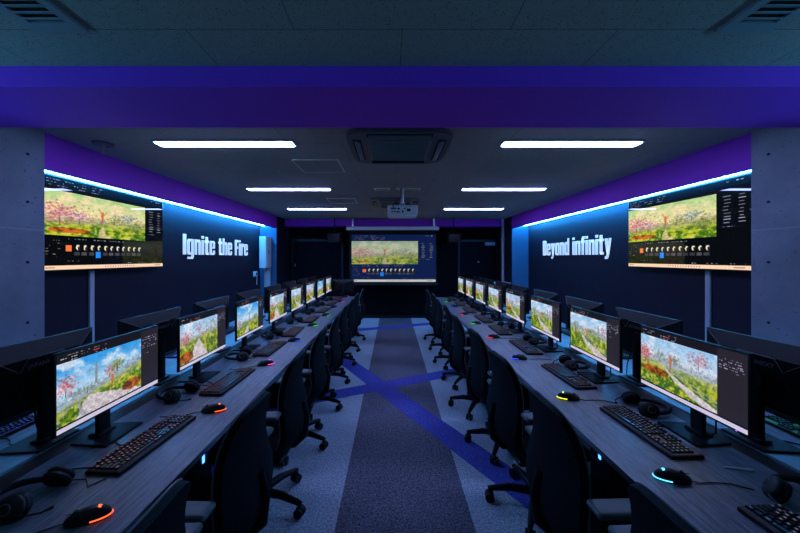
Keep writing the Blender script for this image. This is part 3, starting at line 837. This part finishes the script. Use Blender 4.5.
# ------------------------------------------------------------------ the two long benches
ZD = 0.72
YEND = {-1: 7.0, 1: 6.86}
for s in (-1, 1):
    y0, y1 = -0.75, YEND[s]; yc = (y0 + y1) / 2; h = (y1 - y0) / 2
    t = thing('bench_desk', 'long double-sided wood-grain desk on the %s side of the aisle' % SIDE[s], 'desk', (s * 1.50, yc, 0))
    for a, b, nm in ((-.64, -.05, 'aisle'), (.05, .64, 'wall')):
        lo, hi = sorted((s * a, s * b))
        part('tabletop', MB().box((lo, -h, ZD - .028), (hi, h, ZD), .002), M['wood'], t)
    part('cable_channel', MB().box((-.05, -h, ZD - .06), (.05, h, ZD - .012)), M['black'], t)
    part('modesty_panel', MB().box((-.012, -h + .05, .12), (.012, h - .05, ZD - .06)), M['charcoal'], t)
    for q in range(6):
        yy = -h + .06 + q * (2 * h - .12) / 5
        lg = MB()
        lg.box((-.56, yy - .02, 0), (-.52, yy + .02, ZD - .028)).box((.52, yy - .02, 0), (.56, yy + .02, ZD - .028)).box((-.56, yy - .02, ZD - .075), (.56, yy + .02, ZD - .028))
        part('leg_frame', lg, M['charcoal'], t)

# ------------------------------------------------------------------ prototypes
# all are built for a user who sits at -y and looks towards +y
BASE = (0, 0, -5)
def make_monitor():
    t = thing('monitor', '', 'monitor')
    part('housing', MB().box((-.278, 0, .133), (.278, .016, .460), .004), M['black'], t)
    bk = MB()
    bk.frustum((-.272, .272, .138, .456), (-.165, .165, .175, .395), .016, .058)
    part('rear_cover', bk, M['monitor_back'], t, 0)
    # raised emblem plate on the upper rear with a pale outline
    pl = MB()
    A = [(-.105, .345), (-.075, .395), (.075, .395), (.105, .345)]
    v0 = [pl.bm.verts.new((x, .059, z)) for x, z in A]; v1 = [pl.bm.verts.new((x, .063, z)) for x, z in A]
    for i in range(4): pl.bm.faces.new((v0[i], v0[(i + 1) % 4], v1[(i + 1) % 4], v1[i]))
    pl.bm.faces.new(v0); pl.bm.faces.new(v1[::-1])
    p = part('emblem_plate', pl, M['monitor_back'], t, 0)
    ed = MB(); ed.tube([(-.105, .0635, .345), (-.075, .0635, .395), (.075, .0635, .395), (.105, .0635, .345)], .0022, 6)
    for sx in (-1, 1): ed.tube([(sx * .272, .0185, .454), (sx * .165, .0585, .394), (sx * .108, .061, .347)], .0016, 6)
    part('outline', ed, M['grey_line'], p)
    lm = text_mesh('lettering', 'JAPANNEXT', .020, 1.0, .02, .01, M['grey_line'])
    for v in lm.vertices: v.co = (-v.co.x, .0635 - v.co.y * .04, v.co.z + .352)
    link('lettering', lm, p)
    part('stand_neck', MB().box((-.032, .050, .02), (.032, .072, .30), .006).cyl((0, .055, .29), (0, .075, .29), .04, seg=20), M['black'], t)
    bs = MB(); bs.prism([(-.105, -.045), (.105, -.045), (.09, .125), (-.09, .125)], 0, .010)
    bs.box((-.045, .035, .009), (.045, .09, .024), .004)
    part('stand_base', bs, M['black'], t)
    part('power_lamp', MB().box((.225, -.0012, .137), (.231, .001, .140)), M['led_violet'], t)
    part('cable', MB().tube([(.05, .06, .20), (.06, .085, .10), (.045, .10, .03), (.02, .095, .006), (-.02, .105, .005)], .0035, 6), M['black'], t)
    return t

KEYW = .440
def make_keyboard():
    t = thing('keyboard', '', 'keyboard')
    part('case', MB().box((-.224, -.070, 0), (.224, .070, .016), .004), M['black'], t)
    part('key_light', MB().box((-.2155, -.055, .0155), (.2155, .063, .0164)), M['kb_red'], t)
    k = MB()
    def cap(x0, x1, yy, lit):
        b = .0022; hw = .0085
        a = [(x0 + .0010, yy - hw), (x1 - .0010, yy - hw), (x1 - .0010, yy + hw), (x0 + .0010, yy + hw)]
        c = [(x0 + .0010 + b, yy - hw + b), (x1 - .0010 - b, yy - hw + b), (x1 - .0010 - b, yy + hw - b), (x0 + .0010 + b, yy + hw - b)]
        va = [k.bm.verts.new((x, y, .0175)) for x, y in a]; vb = [k.bm.verts.new((x, y, .0265)) for x, y in c]
        for i in range(4): k.bm.faces.new((va[i], va[(i + 1) % 4], vb[(i + 1) % 4], vb[i]))
        k.bm.faces.new(vb)
        if lit:
            xm = (x0 + x1) / 2
            f = k.bm.faces.new([k.bm.verts.new(q) for q in ((xm - .0040, yy - .0012, .0267), (xm + .0024, yy - .0012, .0267), (xm + .0024, yy + .0034, .0267), (xm - .0040, yy + .0034, .0267))])
            f.material_index = 1
    u = .0190
    rr = random.Random(3)
    layout = [(.0555, [1] * 1 + [-.6] + [1] * 4 + [-.3] + [1] * 4 + [-.3] + [1] * 4), (.0315, [1] * 13 + [2]), (.0125, [1.5] + [1] * 12 + [1.5]),
              (-.0065, [1.75] + [1] * 11 + [2.25]), (-.0255, [2.25] + [1] * 10 + [2.75]), (-.0455, [1.25, 1.25, 1.25, 6.25, 1.25, 1.25, 1.25, 1.25])]
    for yy, row in layout:
        x = -.2165
        for w in row:
            if w < 0: x += -w * u; continue
            cap(x, x + w * u, yy, w < 1.6 and rr.random() < .75); x += w * u
    x0 = -.2165 + 15.25 * u
    for yy in (.0555, .0315, .0125): 
        for q in range(3): cap(x0 + q * u, x0 + (q + 1) * u, yy, rr.random() < .6)
    cap(x0 + u, x0 + 2 * u, -.0255, True)
    for q in range(3): cap(x0 + q * u, x0 + (q + 1) * u, -.0455, True)
    x1 = x0 + 3.25 * u
    for yy in (.0315, .0125, -.0065, -.0255, -.0455):
        for q in range(4): cap(x1 + q * u, x1 + (q + 1) * u, yy, rr.random() < .6)
    part('keycaps', k, M['key'], t, 0).data.materials.append(M['legend_red'])
    part('feet', MB().box((-.19, .045, -.0), (-.16, .06, .001)).box((.16, .045, -.0), (.19, .06, .001)), M['black'], t)
    part('cable', MB().tube([(-.03, .068, .008), (-.035, .10, .005), (-.02, .13, .004), (.01, .165, .004), (.015, .20, .004)], .003, 6), M['black'], t)
    return t

def make_mouse():
    t = thing('mouse', '', 'mouse')
    def fn(u, v):
        th = 2 * PI * u; ph = PI / 2 * v
        y = -math.cos(th) * math.cos(ph); x = math.sin(th) * math.cos(ph)
        wid = .031 * (1 - .16 * (1 - (y * .9) ** 2) * .6)
        z = .006 + .034 * math.sin(ph) ** .75 * (1 - .28 * max(y, 0))
        return V(x * wid, y * .061, z)
    b = MB(); g = b.grid(fn, 28, 9, True)
    lo = [b.bm.verts.new((v.co.x * .94, v.co.y * .96, .0012)) for v in g[0]]
    for i in range(28): b.bm.faces.new((g[0][i], lo[i], lo[(i + 1) % 28], g[0][(i + 1) % 28]))
    b.bm.faces.new(lo)
    part('body', b, M['charcoal'], t, 60)
    pts = []
    for q in range(13):
        th = -1.35 + 2.7 * q / 12
        y = -math.cos(th); x = math.sin(th)
        wid = .031 * (1 - .16 * (1 - (y * .9) ** 2) * .6)
        pts.append((x * wid * 1.01, y * .0618, .0085))
    part('light_strip', MB().tube(pts, .0020, 6), M['led_orange'], t)
    part('logo', MB().cyl((0, -.030, .0345), (0, -.0315, .0368), .0065, seg=14), M['led_orange'], t)
    part('button_seam', MB().box((-.0007, .012, .030), (.0007, .055, .0315)), M['dark'], t)
    part('scroll_wheel', MB().cyl((-.004, .030, .030), (.004, .030, .030), .0085, seg=16), M['black_gloss'], t)
    part('cable', MB().tube([(0, .060, .006), (.002, .085, .003), (-.012, .13, .003), (-.02, .19, .003), (.0, .25, .003)], .002, 6), M['black'], t)
    return t

def make_headset():
    t = thing('headset', '', 'headset')
    band = []
    for q in range(19):
        a = -.35 + (PI + .7) * q / 18
        band.append((.082 * math.cos(a), .092 * math.sin(a), .018 + .008 * math.sin(a)))
    part('headband', MB().tube(band, [.007 + .006 * math.sin(PI * q / 18) for q in range(19)], 10), M['black'], t)
    for sx in (-1, 1):
        R = Matrix.Translation((sx * .075, -.045, .030)) @ Matrix.Rotation(sx * math.radians(62), 4, 'Y')
        c = MB(); c.ellipsoid((0, 0, .010), (.040, .046, .020), 20, 12); bmesh.ops.transform(c.bm, matrix=R, verts=c.bm.verts)
        e = part('ear_cup', c, M['charcoal'], t)
        pd = MB(); pd.tube([(.030 * math.cos(k * PI / 8), .036 * math.sin(k * PI / 8), -.008) for k in range(16)], .0125, 8, True)
        bmesh.ops.transform(pd.bm, matrix=R, verts=pd.bm.verts)
        part('ear_cushion', pd, M['black'], e)
        rg = MB(); rg.tube([(.016 * math.cos(k * PI / 8), .018 * math.sin(k * PI / 8), .0285) for k in range(16)], .0016, 6, True)
        bmesh.ops.transform(rg.bm, matrix=R, verts=rg.bm.verts)
        part('emblem_ring', rg, M['grey_line'], e)
    part('microphone_boom', MB().tube([(-.095, -.045, .03), (-.10, -.09, .022), (-.075, -.13, .014), (-.045, -.14, .010)], [.003, .003, .003, .006], 8), M['black'], t)
    part('cable', MB().tube([(.085, -.08, .012), (.10, -.12, .004), (.06, -.16, .003), (.10, -.19, .003), (.16, -.14, .003), (.17, -.05, .003), (.15, .06, .003)], .0022, 6), M['black'], t)
    return t

def make_chair():
    t = thing('swivel_chair', '', 'chair')
    # seat: rounded cushion
    def top(u, v):
        a = 2 * PI * u
        e = .42
        x = .245 * math.copysign(abs(math.cos(a)) ** e, math.cos(a)); y = .235 * math.copysign(abs(math.sin(a)) ** e, math.sin(a))
        return x, y
    sb = MB()
    lay = [(.80, .405), (.95, .410), (1.0, .425), (1.0, .445), (.96, .462), (.85, .472), (.5, .470), (.02, .462)]
    rings = []
    for k_, z in lay:
        r = []
        for i in range(32):
            x, y = top(i / 32, 0)
            yy = y * k_ + .015
            zz = z - (.03 * max(0, yy - .13) / .12 if yy > .13 else 0) + .012 * (x / .245) ** 2
            r.append(sb.bm.verts.new((x * k_, yy, zz)))
        rings.append(r)
    for a, b in zip(rings, rings[1:]):
        for i in range(32): sb.bm.faces.new((a[i], a[(i + 1) % 32], b[(i + 1) % 32], b[i]))
    sb.bm.faces.new(rings[0][::-1]); sb.bm.faces.new(rings[-1])
    part('seat', sb, M['seat_fabric'], t, 60)
    part('seat_pan', MB().box((-.20, -.20, .375), (.20, .20, .408), .02, 3), M['chair_metal'], t)
    # backrest: one curved shell, bulging at the lumbar, narrower at the top
    Z = [.435, .49, .55, .61, .67, .73, .79, .85, .90, .935, .955]
    W = [.195, .218, .226, .222, .212, .199, .187, .176, .166, .157, .140]
    Y = [-.205, -.238, -.250, -.243, -.226, -.212, -.208, -.214, -.224, -.233, -.238]
    def interp(arr, z):
        for i in range(len(Z) - 1):
            if z <= Z[i + 1] + 1e-9:
                f = (z - Z[i]) / (Z[i + 1] - Z[i]); f = max(0, min(1, f))
                return arr[i] + (arr[i + 1] - arr[i]) * f
        return arr[-1]
    def bk(u, v):
        z = Z[0] + (Z[-1] - Z[0]) * v
        w = interp(W, z); y = interp(Y, z)
        s_ = 2 * u - 1
        wrap = (.050 * (1 - v) + .012) * abs(s_) ** 2.2
        zt = z - .022 * abs(s_) ** 4 * sm1(v)
        return V(s_ * w, y + wrap, zt), V(-.25 * s_, -1, 0).normalized()
    def sm1(v): return max(0, (v - .8) / .2)
    part('backrest', MB().slab(bk, 17, 22, .030), M['fabric'], t, 50)
    # thin pale piping round the front edge of the back
    edge = [bk(0, v / 20)[0] for v in range(21)] + [bk(u / 12, 1)[0] for u in range(1, 12)] + [bk(1, 1 - v / 20)[0] for v in range(21)]
    part('edge_piping', MB().tube([p + V(0, .001, .001) for p in edge], .0036, 6), M['grey_line'], t)
    part('back_support', MB().tube([(0, -.10, .385), (0, -.21, .395), (0, -.272, .45), (0, -.285, .56), (0, -.262, .66)], [.026, .024, .022, .020, .016], 10), M['chair_metal'], t)
    for sx in (-1, 1):
        a = part('armrest', MB().tube([(sx * .17, -.02, .385), (sx * .245, -.04, .40), (sx * .262, -.05, .46), (sx * .256, -.09, .675)], [.018, .018, .019, .016], 10), M['chair_metal'], t)
        part('arm_pad', MB().box((sx * .252 - .040, -.205, .672), (sx * .252 + .040, -.012, .698), .012, 3), M['arm'], a, label='grey arm pad')
    part('tilt_mechanism', MB().box((-.075, -.12, .325), (.075, .10, .380), .015, 2), M['chair_metal'], t)
    part('lever', MB().tube([(.06, .02, .35), (.20, .03, .345), (.235, .03, .335)], [.006, .006, .010], 8), M['black'], t)
    part('gas_lift', MB().cyl((0, 0, .10), (0, 0, .24), .030, seg=18).cyl((0, 0, .23), (0, 0, .33), .018, seg=16), M['chair_metal'], t)
    part('hub', MB().cyl((0, 0, .075), (0, 0, .125), .045, .038, 20), M['chair_metal'], t)
    for q in range(5):
        a = PI / 2 + 2 * PI * q / 5 + .35
        c, s_ = math.cos(a), math.sin(a)
        part('spoke', MB().tube([(.03 * c, .03 * s_, .100), (.15 * c, .15 * s_, .104), (.26 * c, .26 * s_, .084), (.285 * c, .285 * s_, .078)], [.026, .023, .017, .014], 10), M['chair_metal'], t)
        x, y = .275 * c, .275 * s_
        w = MB()
        for d in (-1, 1): w.cyl((x - s_ * d * .009, y + c * d * .009, .029), (x - s_ * d * .026, y + c * d * .026, .029), .0285, seg=18)
        cs = part('caster', w, M['black'], t)
        part('caster_stem', MB().cyl((x, y, .03), (x, y, .078), .009, seg=10).ellipsoid((x, y, .045), (.024, .024, .017), 12, 8), M['chair_metal'], cs)
    return t

mon = make_monitor(); kbd = make_keyboard(); mou = make_mouse(); hdp = make_headset(); cha = make_chair()
PROTO = [mon, kbd, mou, hdp, cha]

def child(root, name):
    for c in root.children_recursive:
        if c.name.split('.')[0] == name: return c
# variants of glowing parts
KL = {c: remat(child(kbd, 'key_light').data, M['kb_' + c]) for c in ('red', 'violet', 'blue', 'green', 'pink')}
KC = child(kbd, 'keycaps').data
def legend(mat):
    n = KC.copy(); n.materials[1] = mat; return n
LG = {'red': KC, 'pale': legend(M['legend_pale']), 'blue': legend(M['kb_blue']), 'green': legend(M['kb_green']), 'pink': legend(M['kb_pink'])}
MS = {c: {'light_strip': remat(child(mou, 'light_strip').data, M['led_' + c]), 'logo': remat(child(mou, 'logo').data, M['led_' + c])} for c in LEDC}
WIDE, HIGH = .540, .308
PM = {k: picture_mesh('monitor_picture', monitor_picture(150, 86, 11 + 7 * i, PICS[k]), WIDE, HIGH, M['screen']) for i, k in enumerate(('L0', 'L1', 'L2', 'R0', 'R1'))}
PS = {k: picture_mesh('monitor_picture', monitor_picture(64, 40, 11 + 7 * i, PICS[k]), WIDE, HIGH, M['screen']) for i, k in enumerate(('L0', 'L1', 'L2', 'R0', 'R1'))}
IDLE = pmat('dark_idle_screen', (0.006, 0.006, 0.008), 0.25)

SY0 = {-1: 1.525, 1: 1.530}
PITCH = {-1: .730, 1: .713}
XM = {-1: 1.338, 1: 1.338}
PICSEQ = {-1: ['L0', 'L1', 'L2', 'L1', 'R1', 'R0', 'L2', 'L1'], 1: ['R0', 'R1', 'R1', 'R0', 'R1', 'R0', 'L1', 'R1']}
PICSAY = {'L0': 'a blue sky', 'L1': 'a red tree', 'L2': 'a blue sky', 'R0': 'an orange figure', 'R1': 'a pale sky'}
MCOL = {-1: ['orange', 'orange', 'pink', 'blue', 'green', 'green', 'blue', 'pink', 'violet'], 1: ['cyan', 'cyan', 'yellow', 'blue', 'red', 'green', 'red', 'blue', 'green']}
KBX = {-1: 1.135, 1: 1.170}
CHY = {-1: [.755, 1.36, 2.02, 2.71, 3.38, 4.08, 4.77, 5.46, 6.16], 1: [.755, 1.37, 2.02, 2.68, 3.34, 4.03, 4.72, 5.40, 6.08]}
R = random.Random(21)
EL = 'from the column end'
for s in (-1, 1):
    rz = -s * PI / 2
    nm = SIDE[s]
    for k in range(-1, 8):
        yc = SY0[s] + PITCH[s] * k
        n = k + 1
        o_n = ORD[n]
        # --- aisle-facing monitor (the frame shows eight)
        if k >= 0:
            m = dup(mon, 'monitor', (s * XM[s], yc, ZD), rz,
                    '%s lit aisle-facing monitor %s, %s side' % (ORD[k], EL, nm), 'monitor', 'lit monitors facing the aisle, %s side' % nm)
            key = PICSEQ[s][k]
            scr = link('screen', (PM if k < 3 else PS)[key], m); scr.location = (0, -.0008, .1425)
            yb = yc - .055
            m = dup(mon, 'monitor', (s * 1.668, yb, ZD), -rz,
                    '%s monitor showing its back %s, %s side' % (ORD[k], EL, nm), 'monitor', 'monitors seen from behind, %s side' % nm)
            sc_ = part('screen', MB().box((-.27, -.0012, .1425), (.27, -.0002, .4505)), IDLE, m)
            kc = 'blue' if s < 0 else 'green'
            dup(kbd, 'keyboard', (s * 1.90, yb - .02, ZD), -rz, '%s %s-lit keyboard behind the monitors %s, %s side' % (ORD[k], kc, EL, nm), 'keyboard', 'keyboards behind the monitors, %s side' % nm,
                {'key_light': KL[kc], 'keycaps': LG[kc]})
        # --- keyboard
        ky = yc - .065 if s < 0 else yc + .03
        kc = 'red' if s < 0 else 'violet'
        dup(kbd, 'keyboard', (s * KBX[s] + R.uniform(-.012, .012), ky + (R.uniform(-.03, .03) if k > 0 else 0), ZD), rz + (R.uniform(-.06, .06) if k > 0 else (-.05 if s < 0 else .03)),
            '%s aisle-side black keyboard %s, %s side' % (o_n, EL, nm), 'keyboard', 'aisle-facing keyboards, %s side' % nm,
            {'key_light': KL['pink'] if (s < 0 and k == 7) else KL[kc], 'keycaps': LG['pale'] if s > 0 else LG['red']})
        # --- mouse
        if not (s > 0 and k < 0):
            my = yc + .235 if s < 0 else yc - .315
            mc = MCOL[s][n]
            dup(mou, 'mouse', (s * 1.01 + R.uniform(-.015, .015), my + (R.uniform(-.03, .03) if k > 0 else 0), ZD), rz + R.uniform(-.25, .25) * (1 if k > 0 else .6) + (.35 if s < 0 else -.15),
                'black mouse glowing %s, %s %s, %s side' % (mc, ORD[n] if s < 0 else ORD[n - 1], EL, nm), 'mouse', 'glowing mice, %s side' % nm, MS[mc])
        # --- headset
        hy = yc + (.43 if s < 0 else .25); hx = s * (1.33 if s < 0 else 1.35)
        if k == -1: hx, hy = s * (1.30 if s < 0 else 1.36), yc + (.315 if s < 0 else .29)
        if not (s < 0 and k == 7):
            dup(hdp, 'headset', (hx + R.uniform(-.015, .015), hy + (R.uniform(-.03, .03) if k > 0 else 0), ZD), rz + (R.uniform(-.6, .6) + .3) * s,
                '%s black headset lying by the monitors %s, %s side' % (o_n, EL, nm), 'headset', 'headsets on the desk, %s side' % nm)
        # --- chair
        dup(cha, 'swivel_chair', (s * .855 + R.uniform(-.015, .015), CHY[s][n], 0.0026), rz + R.uniform(-.10, .10) * (1 if k > 0 else .4),
            '%s black swivel chair %s, along the %s side desk' % (o_n, EL, nm), 'chair', 'swivel chairs along the %s side desk' % nm)
m = dup(mon, 'monitor', (-1.09, 6.925, ZD), PI, 'small dark monitor turned away at the far end of the Ignite the Fire desk', 'monitor')
m.scale = (.82, .82, .82)
part('screen', MB().box((-.27, -.0012, .1425), (.27, -.0002, .4505)), IDLE, m)
for p in PROTO:
    for c in list(p.children_recursive): bpy.data.objects.remove(c)
    bpy.data.objects.remove(p)


# computer towers under the benches, one light bar each shows between chairs
for s, x, y in ((-1, -1.12, 1.845), (1, 1.165, 1.88)):
    t = thing('computer_tower', 'black computer tower with blue light bar under the %s side desk' % SIDE[s], 'computer', (x + s * .21, y, 0.0026), -s * PI / 2)
    part('case', MB().box((-.10, -.20, .02), (.10, .20, .50), .008), M['black'], t)
    part('front_panel', MB().box((-.095, -.215, .03), (.095, -.20, .49), .006), M['charcoal'], t)
    part('light_bar', MB().box((-.009, -.219, .385), (.009, -.214, .452)), M['case_blue'], t)
    part('feet', MB().box((-.09, -.17, 0), (-.06, .17, .022)).box((.06, -.17, 0), (.09, .17, .022)), M['black'], t)

# glint on the cyan mouse's cable, modelled as a thin white stick
o = tag(link('cable_glint', MB().cyl((0, -.045, .004), (0, .045, .004), .0035, seg=10).cyl((0, .045, .004), (0, .055, .004), .0035, .001, 10).mesh('cable_glint', M['white'])), 'thin white stick standing in for a cable glint beyond the cyan mouse', 'stick')
o.location = (1.32, 1.275, ZD); o.rotation_euler = (0, 0, math.radians(78))

# ------------------------------------------------------------------ world, camera, view
w = bpy.data.worlds.new('world'); SC.world = w; w.use_nodes = True
w.node_tree.nodes['Background'].inputs['Color'].default_value = (0.01, 0.012, 0.02, 1)
w.node_tree.nodes['Background'].inputs['Strength'].default_value = 0.2

cd = bpy.data.cameras.new('camera'); cam = bpy.data.objects.new('camera', cd); COL.objects.link(cam)
cam.location = (CX, 0, CZ); cam.rotation_euler = (PI / 2, 0, 0)
cd.sensor_width = 36.0; cd.lens = 36.0 * F / 800.0
cd.shift_x = (400 - 392.5) / 800.0; cd.shift_y = -(266.5 - 258.0) / 800.0
cd.clip_start = 0.02
SC.camera = cam
SC.view_settings.view_transform = 'Standard'
SC.view_settings.look = 'None'
SC.view_settings.exposure = 0.0
SC.view_settings.gamma = 1.0
SC.view_settings.use_curve_mapping = False
